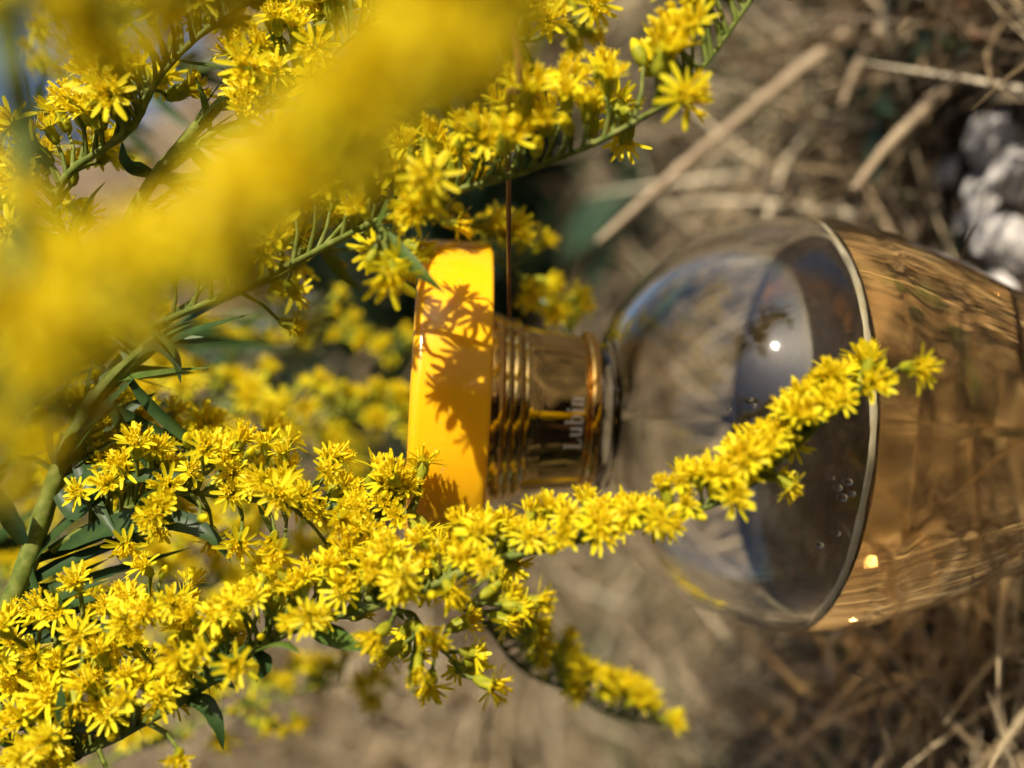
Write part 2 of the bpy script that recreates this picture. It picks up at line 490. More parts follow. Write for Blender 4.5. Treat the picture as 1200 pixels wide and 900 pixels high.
# (faces wind outward with this profile order: upwards on the outside)
# a few droplets clinging to the dry inside of the wall
for k, (da, dz, rr_) in enumerate([(-.24, .0042, .00052), (-.28, .0034, .00060), (-.21, .0030, .00058), (-.26, .0022, .00045), (-.20, .0052, .0003), (.10, .0160, .0004), (.13, .0164, .00035), (.08, .0190, .0003), (-.45, .0030, .0004), (-.52, .0050, .0005)]):
    dm = MB(); a = -math.pi / 2 + da; zz = ZL + dz
    rw = float(np.interp(-zz, [-q[1] for q in upper], [q[0] for q in upper])) - rr_ * .35
    ctr = Vector((rw * math.cos(a), rw * math.sin(a), zz))
    nu, nv_ = 12, 7
    vs = [ctr + Vector((math.cos(2 * math.pi * i / nu) * math.sin(math.pi * (j + .02) / (nv_ - .96)), math.sin(2 * math.pi * i / nu) * math.sin(math.pi * (j + .02) / (nv_ - .96)), math.cos(math.pi * (j + .02) / (nv_ - .96)) * 1.3)) * rr_ for j in range(nv_) for i in range(nu)]
    dm.add(vs, [(j * nu + i, (j + 1) * nu + i, (j + 1) * nu + (i + 1) % nu, j * nu + (i + 1) % nu) for j in range(nv_ - 1) for i in range(nu)])
    link('droplet', dm.mesh('droplet', [M['droplet']]), bottle)
# dip tube
tp = [(0.0008, z0 - 0.0262), (0.0008, 0.0140), (0.0006, 0.0140), (0.0006, z0 - 0.0262)]
link('dip_tube', lathe('dip_tube', tp[::-1], M['tube'], 20, closed=True), bottle)
# collar in turned gold metal
zc = lambda d: z0 - d
pr = [(0.0002, zc(.0262)), (0.0128, zc(.0262)), (0.0128, zc(.0244)), (0.01352, zc(.02395)), (0.01360, zc(.0235)), (0.01395, zc(.0205)), (0.01445, zc(.0170)), (0.01500, zc(.0142)), (0.01535, zc(.01305)), (0.0002, zc(.01305))]
link('collar', lathe('collar', pr, M['gold'], 128), bottle)
def ring(name, zt, zb, r, m, rb=None, e=0.0003):
    rb = rb or r
    p = [(0.0005, zc(zb)), (rb - e, zc(zb)), (rb - e * .3, zc(zb) + e * .3), (rb, zc(zb) + e), (r, zc(zt) - e), (r - e * .3, zc(zt) - e * .3), (r - e, zc(zt)), (0.0005, zc(zt))]
    return link(name, lathe(name, p, m, 128), bottle)
ring('collar_ring', .0244, .02615, .01445, M['gold_deep'])
ring('collar_ring', .01125, .01298, .01610, M['gold'])
ring('collar_ring', .00985, .01120, .01640, M['gold'])
ring('collar_ring', .0074, .0098, .01715, M['gold_deep'], .0168)
# cap: thick disc with rounded rim
ct, cb, R, e = z0 + .0048, z0 - .0072, 0.0290, 0.0016
cp = [(0.0002, cb), (R - e * 1.2, cb)]
cp += [(R - .0007 + .0007 * math.sin(a), cb + .0007 - .0007 * math.cos(a)) for a in np.linspace(0.15, math.pi / 2, 7)]
cp += [(R + 0.00005, (cb + ct) / 2)]
cp += [(R - e + e * math.cos(a), ct - e + e * math.sin(a)) for a in np.linspace(0, math.pi / 2, 10)]
cp += [(R * 0.6, ct - .0002), (0.0002, ct - .0004)]
link('cap', lathe('cap', cp, M['cap'], 160), bottle)

# the lettering: five serif letters wrapped round the neck
def letters():
    mb = MB()
    def quad(pts):
        out = []
        n = len(pts)
        vs = []
        for h in (0.00002, 0.00009):
            for (s, t) in pts:
                vs.append((s, t, h))
        fs = [tuple(range(n, 2 * n))] + [(k, (k + 1) % n, n + (k + 1) % n, n + k) for k in range(n)]
        mb.add(vs, fs)
    def rect(x0, y0, x1, y1): quad([(x0, y0), (x1, y0), (x1, y1), (x0, y1)])
    def bowl(cx, cy, rx, ry, a0, a1, thick, thin, n=14):
        for k in range(n):
            p = []
            for aa in (a0 + (a1 - a0) * k / n, a0 + (a1 - a0) * (k + 1) / n):
                wv = thin + (thick - thin) * abs(math.cos(aa))
                p.append(((cx + rx * math.cos(aa), cy + ry * math.sin(aa)), (cx + (rx - wv) * math.cos(aa), cy + (ry - (thin + (wv - thin) * .3)) * math.sin(aa))))
            quad([p[0][0], p[1][0], p[1][1], p[0][1]])
    x = 0.0; st = 0.15; th = 0.06
    # L
    rect(x + .10, 0, x + .10 + st, 1.0); rect(x, 0, x + .10, th); rect(x, 1 - th, x + .36, 1.0); rect(x + .25, 0, x + .62, th); quad([(x + .55, th), (x + .62, th), (x + .66, .26), (x + .62, .26)])
    x += .76
    # u
    rect(x + .06, .2, x + .06 + st * .9, .62); rect(x, .62, x + .195, .67); bowl(x + .27, .2, .21, .21, math.pi, 2 * math.pi, .13, .06); rect(x + .40, .0, x + .40 + st * .9, .62); rect(x + .34, .62, x + .535, .67); rect(x + .535, 0, x + .60, .05)
    x += .70
    # b
    rect(x + .06, 0, x + .06 + st * .9, .98); rect(x, .98, x + .195, 1.03); bowl(x + .30, .335, .26, .335, -math.pi * .72, math.pi * .72, .14, .055, 18)
    x += .66
    # i
    rect(x + .08, 0, x + .08 + st * .9, .62); rect(x + .02, .62, x + .215, .67); rect(x + .01, -.002, x + .29, .05); quad([(x + .148 + .085 * math.cos(a), .86 + .085 * math.sin(a)) for a in np.linspace(0, 2 * math.pi, 13)[:-1]])
    x += .38
    # n
    rect(x + .06, 0, x + .06 + st * .9, .62); rect(x, .62, x + .195, .67); rect(x, -.002, x + .26, .05); bowl(x + .30, .44, .20, .225, 0, math.pi, .13, .06); rect(x + .365, 0, x + .365 + st * .9, .44); rect(x + .31, -.002, x + .57, .05)
    x += .60
    W = x
    H = 0.0029
    cz = zc(0.0231)
    a_mid = -math.pi / 2 - 0.10
    vs = []
    for (s, t, h) in mb.v:
        z = cz + t * H
        d = z0 - z
        r = np.interp(d, [.01305, .0142, .0170, .0205, .0235], [.01535, .0150, .01445, .01395, .0136]) + h
        a = a_mid + (s - W / 2) * H / 0.0137
        vs.append((r * math.cos(a), r * math.sin(a), z))
    mb.v = vs
    return mb.mesh('lettering', [M['print']], False)
o = link('lettering', letters(), bottle); tag(o, 'white serif word Lubin on the gold neck')

# ------------------------------------------------------------------ goldenrod: heads
def make_head(seed, rays, openness, scale=1.0):
    r = random.Random(seed)
    mb = MB()
    # involucre: little overlapping cup
    n = 8
    prof = [(0.00025, 0), (0.0007, 0.0004), (0.00095, 0.0014), (0.0009, 0.0026), (0.00105, 0.0034)]
    vs = [(q * math.cos(2 * math.pi * k / n), q * math.sin(2 * math.pi * k / n), z) for q, z in prof for k in range(n)]
    fs = [(i * n + k, i * n + (k + 1) % n, (i + 1) * n + (k + 1) % n, (i + 1) * n + k) for i in range(len(prof) - 1) for k in range(n)]
    mb.add(vs, fs, 2)
    for k in range(6):          # bract tips
        a = 2 * math.pi * (k + r.random() * .5) / 6
        c, s = math.cos(a), math.sin(a)
        b0 = r.uniform(.0010, .0018)
        mb.add([((.00092) * c - .00035 * s, .00092 * s + .00035 * c, b0), (.00092 * c + .00035 * s, .00092 * s - .00035 * c, b0), (.00125 * c, .00125 * s, b0 + .0015)], [(0, 1, 2)], 2)
    # ray florets
    for k in range(rays):
        a = 2 * math.pi * (k + r.uniform(-.28, .28)) / rays
        L = r.uniform(.0025, .0036); W = r.uniform(.00056, .00080)
        el = r.gauss(openness, .28)
        curl = r.uniform(-.1, .7)
        tw = r.uniform(-.5, .5)
        c, s = math.cos(a), math.sin(a)
        rad, z = .0006, .0031
        prev = None
        vs = []
        NS = 5
        wp = [.4, .8, 1.0, 1.05, .95, .55]
        for i in range(NS + 1):
            wv = W * wp[i] * .5
            ca, sa = math.cos(tw * i / NS), math.sin(tw * i / NS)
            cup = -.0001 * wp[i]
            for sd_, zz in ((-1, 0), (0, cup), (1, 0)):
                ox = sd_ * wv
                px, py, pz = rad * c - ox * ca * s, rad * s + ox * ca * c, z + ox * sa + zz
                vs.append((px, py, pz))
            st = L / NS
            e_ = el - curl * i / NS
            rad += math.cos(e_) * st; z += math.sin(e_) * st
        fs = []
        for i in range(NS):
            for q in range(2):
                fs.append((i * 3 + q, i * 3 + q + 1, (i + 1) * 3 + q + 1, (i + 1) * 3 + q))
        mb.add(vs, fs, 0)
    # disc florets: small five lobed tubes with a style
    for k in range(9):
        a = 2.4 * k + r.random(); q = .00040 * math.sqrt(k)
        bx_, by_ = q * math.cos(a), q * math.sin(a)
        tilt = Vector((bx_ * 420 + r.uniform(-.15, .15), by_ * 420 + r.uniform(-.15, .15), 1)).normalized()
        h = r.uniform(.0014, .0027)
        base = Vector((bx_, by_, .0030)); top = base + tilt * h
        mb.tube([base, base + tilt * h * .6, top], [.00018, .00022, .00034], 5, 1, False)
        u_ = tilt.orthogonal().normalized(); v_ = tilt.cross(u_)
        for g_ in range(5):
            aa = 2 * math.pi * g_ / 5
            d = u_ * math.cos(aa) + v_ * math.sin(aa); e2 = tilt.cross(d)
            mb.add([top + d * .00028 - e2 * .00018, top + d * .00028 + e2 * .00018, top + d * .00065 + tilt * r.uniform(.0001, .0005)], [(0, 1, 2)], 1)
        if r.random() < .7:
            mb.tube([top, top + tilt * .0007 + u_ * r.uniform(-.0003, .0003)], [.00009, .00006], 3, 1, False)
    mb.v = [tuple(Vector(v) * scale) for v in mb.v]
    return mb.mesh('flower_head', [M['petal'], M['disc'], M['involucre']])
HEADS = [make_head(s, n, op) for s, n, op in [(1, 12, .25), (2, 12, .5), (3, 13, .10), (4, 12, .8), (5, 13, .4), (6, 11, 1.05), (7, 14, .3), (8, 12, -.1), (9, 12, .65), (10, 11, .9)]]
# a shut bud
mb = MB()
prof = [(0.0002, 0), (0.0006, 0.0004), (0.00085, 0.0013), (0.0008, 0.0024), (0.0005, 0.0033), (0.0001, 0.0038)]
nn = 7
vs = [(q * math.cos(2 * math.pi * k / nn), q * math.sin(2 * math.pi * k / nn), z) for q, z in prof for k in range(nn)]
for i in range(len(prof) - 1):
    mb.add([], [], 0)
fs = [(i * nn + k, i * nn + (k + 1) % nn, (i + 1) * nn + (k + 1) % nn, (i + 1) * nn + k) for i in range(len(prof) - 1) for k in range(nn)]
mb.v = vs; mb.f = fs; mb.m = [0 if f[0] < 3 * nn else 1 for f in fs]
BUD = mb.mesh('flower_bud', [M['involucre'], M['petal']])

def leaf_mesh(pts, width, nrm, fold=0.25, mat_='leaf', n=14):
    """lance-shaped leaf along a curve; nrm = which way its upper face looks"""
    c = crom(pts, n)
    vs, fs = [], []
    for i, p in enumerate(c):
        t = (c[min(i + 1, n - 1)] - c[max(i - 1, 0)]).normalized()
        s = t.cross(nrm).normalized(); up = s.cross(t)
        u = i / (n - 1)
        wv = width * .5 * (math.sin(math.pi * min(u * 1.02, 1) ** .75) ** .8 * (1 - .15 * u) + .05 * (1 - u))
        wob = 1 + .06 * math.sin(u * 23)
        vs += [p - s * wv * wob + up * wv * fold, p - s * wv * .5 + up * wv * fold * .35, p, p + s * wv * .5 + up * wv * fold * .35, p + s * wv * wob + up * wv * fold]
    for i in range(n - 1):
        for q in range(4):
            fs.append((i * 5 + q, i * 5 + q + 1, (i + 1) * 5 + q + 1, (i + 1) * 5 + q))
    mb = MB(); mb.add(vs, fs)
    return mb.mesh('leaf', [M[mat_]])
BR = [leaf_mesh([Vector((0, 0, 0)), Vector((.0006 * k, .0004, .0035)), Vector((.0016 * k, .001, .0075)), Vector((.0034 * k, .0012, .0105))], .0022, Vector((1, 0, 0)), .3, 'bract', 8) for k in (1, -.6, 1.6)]

def place(mesh, name, parent, loc, zdir, roll, scale):
    o = bpy.data.objects.new(name, mesh)
    col.objects.link(o)
    o.parent = parent
    q = Vector(zdir).normalized().to_track_quat('Z', 'Y')
    o.matrix_local = Matrix.Translation(loc) @ q.to_matrix().to_4x4() @ Matrix.Rotation(roll, 4, 'Z') @ Matrix.Diagonal((scale, scale, scale, 1))
    return o

def spray(plant, pts, nheads, side, r0=.0011, r1=.0004, start=.1, end=1.0, ped=(.004, .010), spread=1.0, cambias=.35, hs=1.0, bracts=8, fwdmix=.35, budtip=0, dense0=1.0, tip_ped=.55, uf=1.0, thin=0, bmax=1.0):
    """one flowering branch of a goldenrod: rachis with pedicels; heads and little leaves are its own pieces"""
    P3 = [P(*p) if len(p) == 3 and not isinstance(p, Vector) else p for p in pts]
    org = P3[0]
    n = 60
    c = crom(P3, n)
    # small irregular bends
    ph = [rnd.uniform(0, 6.3) for _ in range(4)]
    L = sum((c[i + 1] - c[i]).length for i in range(n - 1))
    for i in range(1, n):
        u = i / n
        c[i] = c[i] + Vector((math.sin(u * 19 + ph[0]), math.sin(u * 23 + ph[1]), math.sin(u * 17 + ph[2]))) * .0004
    mb = MB()
    mb.tube([p - org for p in c], [(r0 + (r1 - r0) * i / (n - 1)) * .68 * (1 + .10 * math.sin(i * 2.3 + ph[3])) for i in range(n)], 8)
    sv = img(*side)
    heads = []
    ga = 0
    for k in range(nheads):
        u = (k + rnd.uniform(.1, .9)) / nheads
        u = u ** dense0
        if thin and rnd.random() < thin * u: continue
        t = start + (end - start) * u
        f = t * (n - 1); i = min(int(f), n - 2)
        p = c[i].lerp(c[i + 1], f - i)
        tg = (c[min(i + 2, n - 1)] - c[max(i - 1, 0)]).normalized()
        s0 = (sv - tg * sv.dot(tg)).normalized()
        b0 = tg.cross(s0)
        ga = rnd.gauss(0, spread)
        d = s0 * math.cos(ga) + b0 * math.sin(ga)
        pl = rnd.uniform(*ped) * (1 - (1 - tip_ped) * min(1, u * uf))
        tip = p + d * pl + tg * pl * rnd.uniform(.2, .8)
        ax_ = (d * 1.0 + tg * fwdmix * rnd.uniform(.2, 1.8) - FWD * cambias * rnd.uniform(0, 2) + Vector((rnd.gauss(0, .25), rnd.gauss(0, .25), rnd.gauss(0, .25)))).normalized()
        mid = p.lerp(tip, .5) + tg * pl * .08
        mb.tube([p - org, mid - org, tip - org], [.00042, .0003, .0003], 4, 0, False)
        heads.append((tip - org, ax_, u))
    br = link('branch', mb.mesh('branch', [M['stem']]), plant)
    br.location = org
    for loc, ax_, u in heads:
        bud = rnd.random() < .09
        place(BUD if bud else rnd.choice(HEADS), 'flower_bud' if bud else 'flower_head', br, loc - ax_ * .0004, ax_, rnd.uniform(0, 6.28), hs * rnd.uniform(.78, 1.16))
    for k in range(bracts):
        t = rnd.uniform(.02, .92) * bmax; i = int(t * (n - 2))
        tg = (c[i + 1] - c[i]).normalized()
        d = (tg.orthogonal().normalized())
        d = Matrix.Rotation(rnd.uniform(0, 6.28), 3, tg) @ d
        place(rnd.choice(BR), 'leaf', br, c[i] - org, tg * .8 + d * .8, rnd.uniform(0, 6.28), rnd.uniform(.6, 1.2))
    return br

def stem(plant, pts, r0, r1, name='stem'):
    P3 = [p if isinstance(p, Vector) else P(*p) for p in pts]
    c = crom(P3, 70)
    org = P3[0]
    mb = MB()
    mb.tube([p - org for p in c], [r0 + (r1 - r0) * i / 69 + .00008 * math.sin(i * 1.7) for i in range(70)], 10)
    o = link(name, mb.mesh(name, [M['stem']]), plant)
    o.location = org
    return o

def leaf(part, pts, width, nrm=(0, -.6, -.8), mat_='leaf', fold=.25):
    P3 = [P(*p) for p in pts]
    org = part.location
    nv = img(nrm[0], nrm[1]) if len(nrm) == 2 else (RT * nrm[0] - UP * nrm[1] + FWD * nrm[2]).normalized()
    o = link('leaf', leaf_mesh([p - org for p in P3], width, nv, fold, mat_), part)
    return o

def leaf_along(part, pts, n, length, width, seed, spreadx=(.2, 1.0), spready=(-1.0, .9), mat_='leaf'):
    """narrow leaves set along a stretch of stem given as photo points"""
    r = random.Random(seed)
    c = crom([P(*p) for p in pts], 40)
    for k in range(n):
        p = c[r.randint(0, 39)]
        d = (RT * r.uniform(*spreadx) - UP * r.uniform(*spready) + FWD * r.uniform(-.35, .5)).normalized()
        L = length * r.uniform(.6, 1.25)
        drop = RT * L * r.uniform(.05, .35)
        nv = (-RT * r.uniform(.3, 1) + UP * r.uniform(-.2, .8) - FWD * r.uniform(.2, 1)).normalized()
        q = [p - part.location, p + d * L * .35 - part.location, p + d * L * .7 + drop * .35 - part.location, p + d * L + drop - part.location]
        link('leaf', leaf_mesh(q, width * r.uniform(.7, 1.2), nv, .25, mat_, 10), part)

def plant(label, base):
    o = link('goldenrod', None)
    tag(o, label, 'goldenrod', 'goldenrod plants round the bottle')
    return o

G = lambda x, y: Vector((x, y, float(hgt(x, y)) - .005))

# --- plant whose long spray lies across the cap and the bulb
A = plant('goldenrod with its long sharp spray lying across the yellow cap and glass bulb', None)
s1 = stem(A, [G(-.26, .08), Vector((-.27, .095, .12)), Vector((-.20, .115, .21)), P(-220, 1040, .131), P(-120, 960, .131)], .0019, .0010)
b1 = spray(A, [(-120, 960, .131), (60, 893, .128), (210, 822, .126), (330, 748, .124), (450, 705, .122), (560, 660, .120), (690, 634, .118), (800, 605, .117), (880, 560, .116), (960, 500, .116), (1036, 446, .117)], 320, (-.35, -1), .0012, .0005, .08, 1.0, (.0020, .0120), .80, .35, .77, 6, dense0=1.0, tip_ped=.24, uf=1.75, thin=.50, bmax=.45)
spray(A, [(430, 700, .122), (470, 712, .121), (500, 750, .121), (545, 790, .121)], 14, (-.5, .3), .0006, .0003, .3, 1.0, (.0015, .005), 1.5, .3, .8, 3)
spray(A, [(497, 690, .125), (545, 712, .148), (600, 770, .172), (680, 822, .184), (776, 850, .192)], 52, (.75, -.75), .0008, .0004, .16, 1.0, (.0035, .0085), .55, .1, 1.0, 2)
# --- plant with the thick green stem at the left edge
A2 = plant('leafy goldenrod at the left edge with a thick green stem and long dark leaf', None)
sA = stem(A2, [G(-.30, .10), Vector((-.31, .115, .14)), Vector((-.22, .125, .235)), P(-170, 1010, .130), P(-60, 850, .132), P(20, 690, .134), P(62, 570, .136), P(110, 470, .137), P(185, 398, .137)], .0021, .0011)
spray(A2, [(60, 645, .135), (140, 598, .135), (220, 580, .134), (320, 586, .133), (400, 606, .132), (490, 600, .131)], 96, (0, -1), .0009, .0004, .10, 1.0, (.002, .010), 1.2, .4, .80, 6)
spray(A2, [(-20, 830, .133), (40, 790, .131), (110, 745, .129), (200, 720, .128)], 52, (0, -1), .0009, .0004, .1, 1.0, (.002, .010), 1.3, .4, .82, 6)
spray(A2, [(-60, 850, .132), (20, 850, .130), (90, 830, .128)], 26, (0, -1), .0009, .0004, .15, 1.0, (.003, .008), 1.3, .4, .95, 3)
spray(A2, [(62, 570, .136), (120, 545, .145), (200, 540, .15), (300, 545, .155)], 44, (0, -1), .0008, .0004, .15, 1.0, (.002, .009), 1.4, .3, .95, 5)

leaf(sA, [(66, 645, .135), (130, 617, .132), (200, 610, .130), (245, 626, .129), (272, 660, .129)], .0036, (0, -.5, -.85))
leaf(sA, [(20, 690, .134), (70, 690, .136), (140, 668, .138), (230, 640, .140)], .0028, (0, -.8, -.5))
leaf(sA, [(62, 570, .136), (90, 600, .134), (110, 580, .133), (140, 560, .132)], .0030, (0, -.5, -.8))
leaf(sA, [(30, 640, .134), (10, 600, .130), (-10, 560, .128)], .0030, (0, -.3, -.9))
leaf(sA, [(70, 560, .136), (60, 500, .132), (85, 440, .130)], .0032, (-.6, 0, -.8))
leaf(sA, [(20, 700, .134), (60, 730, .136), (110, 735, .138), (140, 760, .140)], .0026, (0, -.7, -.6))
leaf(sA, [(150, 425, .137), (180, 405, .135), (205, 420, .134), (212, 450, .134)], .0022, (0, -.5, -.8))
leaf(b1, [(215, 818, .126), (240, 825, .124), (255, 850, .123), (262, 880, .123)], .0024, (.5, -.3, -.8))
leaf(b1, [(375, 730, .124), (395, 742, .122), (405, 748, .121), (418, 760, .120)], .0019, (.2, -.7, -.7))
leaf(b1, [(205, 822, .126), (235, 800, .124), (260, 795, .123), (276, 808, .122)], .0022, (0, -.6, -.8))
leaf(b1, [(130, 860, .127), (90, 850, .122), (75, 830, .121), (72, 800, .121)], .0034, (-.3, 0, -.9))
leaf(b1, [(100, 880, .128), (60, 885, .125), (20, 870, .123)], .0034, (0, -.5, -.8))
leaf(b1, [(250, 790, .126), (262, 765, .124), (270, 750, .123)], .0022, (-.6, 0, -.8))
leaf(b1, [(300, 765, .125), (310, 780, .123), (300, 800, .122)], .0022, (.5, 0, -.8))

leaf_along(sA, [(-20, 760, .134), (20, 690, .134), (62, 570, .136), (110, 470, .137), (185, 398, .137)], 34, .017, .0026, 5)
leaf_along(sA, [(62, 570, .136), (110, 470, .137), (185, 398, .137)], 14, .012, .0022, 6, (-.3, .8), (-1, .2), 'bract')

# --- plant behind: its sprays droop past the cap, out of focus
B = plant('blurred goldenrod behind the yellow cap with drooping sprays in half shade', None)
sB = stem(B, [G(-.36, .27), Vector((-.38, .27, .2)), Vector((-.25, .255, .33)), P(-150, 900, .235), P(-60, 700, .225), P(20, 520, .215), P(90, 420, .21), P(200, 380, .215)], .0020, .0010)
spray(B, [(20, 520, .215), (130, 478, .212), (250, 470, .210), (370, 480, .212), (470, 500, .218)], 75, (.1, -1), .0009, .0004, .1, 1.0, (.003, .010), 1.2, .3, 1.05, 4)
spray(B, [(90, 420, .21), (200, 405, .24), (300, 415, .27)], 24, (0, -1), .0008, .0004, .25, 1.0, (.003, .008), 1.2, .3, 1.1, 3)
spray(B, [(200, 380, .215), (330, 370, .225), (410, 400, .235), (500, 420, .245)], 22, (-.2, -1), .0008, .0004, .3, 1.0, (.002, .007), 1.4, .2, .9, 5)
spray(B, [(-60, 980, .215), (110, 900, .205), (230, 850, .205), (330, 815, .21), (450, 795, .215)], 50, (-.3, -1), .0009, .0004, .1, 1.0, (.002, .008), 1.0, .3, 1.0, 3)
spray(B, [(-60, 700, .225), (100, 690, .21), (220, 690, .205), (300, 700, .205)], 45, (0, -1), .0009, .0004, .1, 1.0, (.003, .011), 1.5, .3, 1.05, 3)
spray(B, [(20, 520, .215), (130, 570, .2), (280, 640, .195), (400, 660, .195)], 40, (0, -1), .0009, .0004, .1, 1.0, (.003, .011), 1.5, .3, 1.05, 3)

leaf_along(sB, [(-60, 700, .225), (20, 520, .215), (90, 420, .21), (200, 380, .215)], 26, .026, .004, 8)
# --- leafy plant further back on the left
H = plant('blurred leafy goldenrod far behind at the left, green stems with few flowers', None)
sH = stem(H, [G(-.55, .42), Vector((-.56, .42, .3)), Vector((-.42, .40, .45)), P(-160, 760, .33), P(-60, 640, .32), P(30, 560, .31), P(150, 470, .31), P(280, 420, .32)], .0028, .0014)
spray(H, [(-60, 640, .32), (60, 620, .31), (180, 600, .30), (330, 610, .30)], 60, (0, -1), .0009, .0004, .1, 1.0, (.003, .014), 1.5, .3, 1.15, 10)
spray(H, [(-160, 760, .33), (-20, 800, .30), (120, 780, .29), (260, 740, .29)], 60, (0, -1), .0009, .0004, .1, 1.0, (.003, .014), 1.5, .3, 1.15, 10)
spray(H, [(30, 560, .31), (150, 540, .30), (300, 530, .30), (440, 540, .31)], 60, (0, -1), .0009, .0004, .1, 1.0, (.003, .014), 1.5, .3, 1.15, 10)
leaf_along(sH, [(-160, 760, .33), (-60, 640, .32), (30, 560, .31), (150, 470, .31), (280, 420, .32)], 50, .036, .006, 9)

# --- plant along the top: sprays running up to the right
Cc = plant('goldenrod at the top with a spray reaching right above the cap and bulb', None)
sC = stem(Cc, [G(-.27, .16), Vector((-.28, .155, .15)), Vector((-.20, .15, .25)), P(-200, 800, .142), P(-60, 600, .141), P(40, 420, .140), P(130, 300, .137), P(180, 210, .134), P(268, 112, .131), P(350, 50, .130), P(450, -20, .130)], .0017, .0006)
b8 = spray(Cc, [(40, 420, .140), (150, 390, .138), (300, 330, .132), (430, 265, .125), (530, 222, .119), (610, 203, .117), (700, 168, .116), (800, 100, .116), (880, 5, .117), (910, -40, .118)], 84, (-.5, -1), .0008, .0004, .15, 1.0, (.003, .0085), .8, .3, .98, 3, tip_ped=.75)
b10 = spray(Cc, [(100, 335, .138), (70, 270, .134), (80, 210, .131), (150, 150, .130), (190, 90, .130), (260, 20, .130), (330, -40, .131)], 84, (-.9, -.6), .0010, .0005, .05, 1.0, (.003, .011), 1.0, .5, 1.0, 6)
spray(Cc, [(180, 205, .134), (262, 152, .132), (330, 112, .131), (400, 55, .130), (470, -10, .130)], 36, (-.2, -1), .0008, .0004, .3, 1.0, (.002, .008), 1.4, .3, 1.0, 10)
spray(Cc, [(430, 265, .125), (500, 255, .150), (570, 296, .172), (620, 335, .180), (668, 392, .186)], 26, (.3, -.8), .0008, .0004, .15, 1.0, (.002, .007), 1.2, .2, 1.1, 3)
spray(Cc, [(450, -20, .130), (540, 30, .140), (620, 45, .150), (700, 20, .155)], 34, (-.2, -1), .0008, .0004, .1, 1.0, (.003, .010), 1.5, .3, 1.0, 4)
spray(Cc, [(300, 330, .132), (380, 290, .145), (450, 240, .15), (540, 165, .15)], 36, (-.3, -1), .0008, .0004, .1, 1.0, (.003, .010), 1.5, .3, 1.0, 5)
spray(Cc, [(430, 265, .125), (440, 262, .120), (446, 272, .116), (455, 292, .114)], 9, (0, 1), .0005, .0003, .3, 1.0, (.001, .004), 1.5, .3, .95, 2)
leaf(sC, [(250, 130, .131), (290, 125, .129), (320, 115, .128), (345, 118, .128)], .0022, (0, -.7, -.7))
leaf(sC, [(180, 205, .134), (150, 190, .131), (143, 165, .130)], .0024, (-.4, 0, -.9))
leaf(sC, [(120, 310, .137), (60, 290, .134), (20, 300, .132)], .0035, (0, -.5, -.9))

leaf_along(sC, [(-60, 600, .141), (40, 420, .140), (130, 300, .137), (180, 210, .134), (268, 112, .131), (350, 50, .130)], 34, .014, .0022, 12)

# --- spray behind the upper left corner
D = plant('dark leafy goldenrod branch in the upper left corner against the blue sky', None)
sD = stem(D, [G(-.42, .34), Vector((-.42, .33, .25)), Vector((-.3, .30, .42)), P(-200, 600, .27), P(-120, 300, .25), P(20, 145, .23), P(130, 108, .225), P(230, 60, .225)], .0020, .0008)
spray(D, [(-120, 300, .25), (-20, 190, .24), (60, 170, .235), (150, 160, .23)], 20, (0, -1), .0009, .0004, .2, 1.0, (.003, .010), 1.5, .3, 1.0, 8)
spray(D, [(20, 145, .23), (60, 80, .225), (100, 40, .22), (200, 10, .22)], 24, (-.4, -.8), .0009, .0004, .2, 1.0, (.003, .010), 1.5, .3, 1.0, 8)
spray(D, [(130, 108, .225), (300, 60, .22), (420, 20, .22), (520, 30, .22)], 20, (-.4, -.8), .0009, .0004, .2, 1.0, (.003, .010), 1.5, .3, 1.0, 8)
leaf(sD, [(60, 128, .228), (90, 122, .226), (120, 128, .225)], .0035, (0, -.7, -.7))

leaf_along(sD, [(-120, 300, .25), (20, 145, .23), (130, 108, .225), (230, 60, .225)], 30, .020, .0035, 14)

# --- plant close to the lens: soft yellow band
E = plant('goldenrod close to the lens, a soft blurred yellow band across the upper left', None)
sE = stem(E, [G(-.20, .03), Vector((-.20, .035, .15)), Vector((-.12, .045, .20)), P(-260, 760, .060), P(-60, 560, .060), P(20, 420, .060), P(30, 200, .060), P(10, 40, .060), P(-10, -60, .060)], .0016, .0008)
spray(E, [(-60, 560, .060), (20, 450, .056), (130, 365, .053), (270, 305, .050), (370, 215, .048), (450, 130, .047), (525, 45, .047), (585, -40, .047)], 170, (-.3, -1), .0004, .0003, .02, 1.0, (.0006, .0036), 1.4, 1.4, .60, 0)
spray(E, [(10, 40, .060), (60, 20, .054), (130, 0, .050), (230, -20, .048)], 34, (-.3, -1), .0006, .0004, .1, 1.0, (.001, .003), 1.4, 1.2, .58, 0)
spray(E, [(30, 240, .060), (-10, 330, .055), (-10, 420, .052), (20, 500, .052)], 10, (-1, 0), .0006, .0004, .1, 1.0, (.001, .003), 1.4, 1.2, .55, 0)
leaf(sE, [(20, 420, .060), (50, 440, .057), (60, 480, .056), (50, 520, .055)], .0022, (-.6, 0, -.8))
leaf(sE, [(28, 260, .060), (50, 220, .058), (40, 170, .057), (20, 130, .057)], .0022, (-.6, 0, -.8))

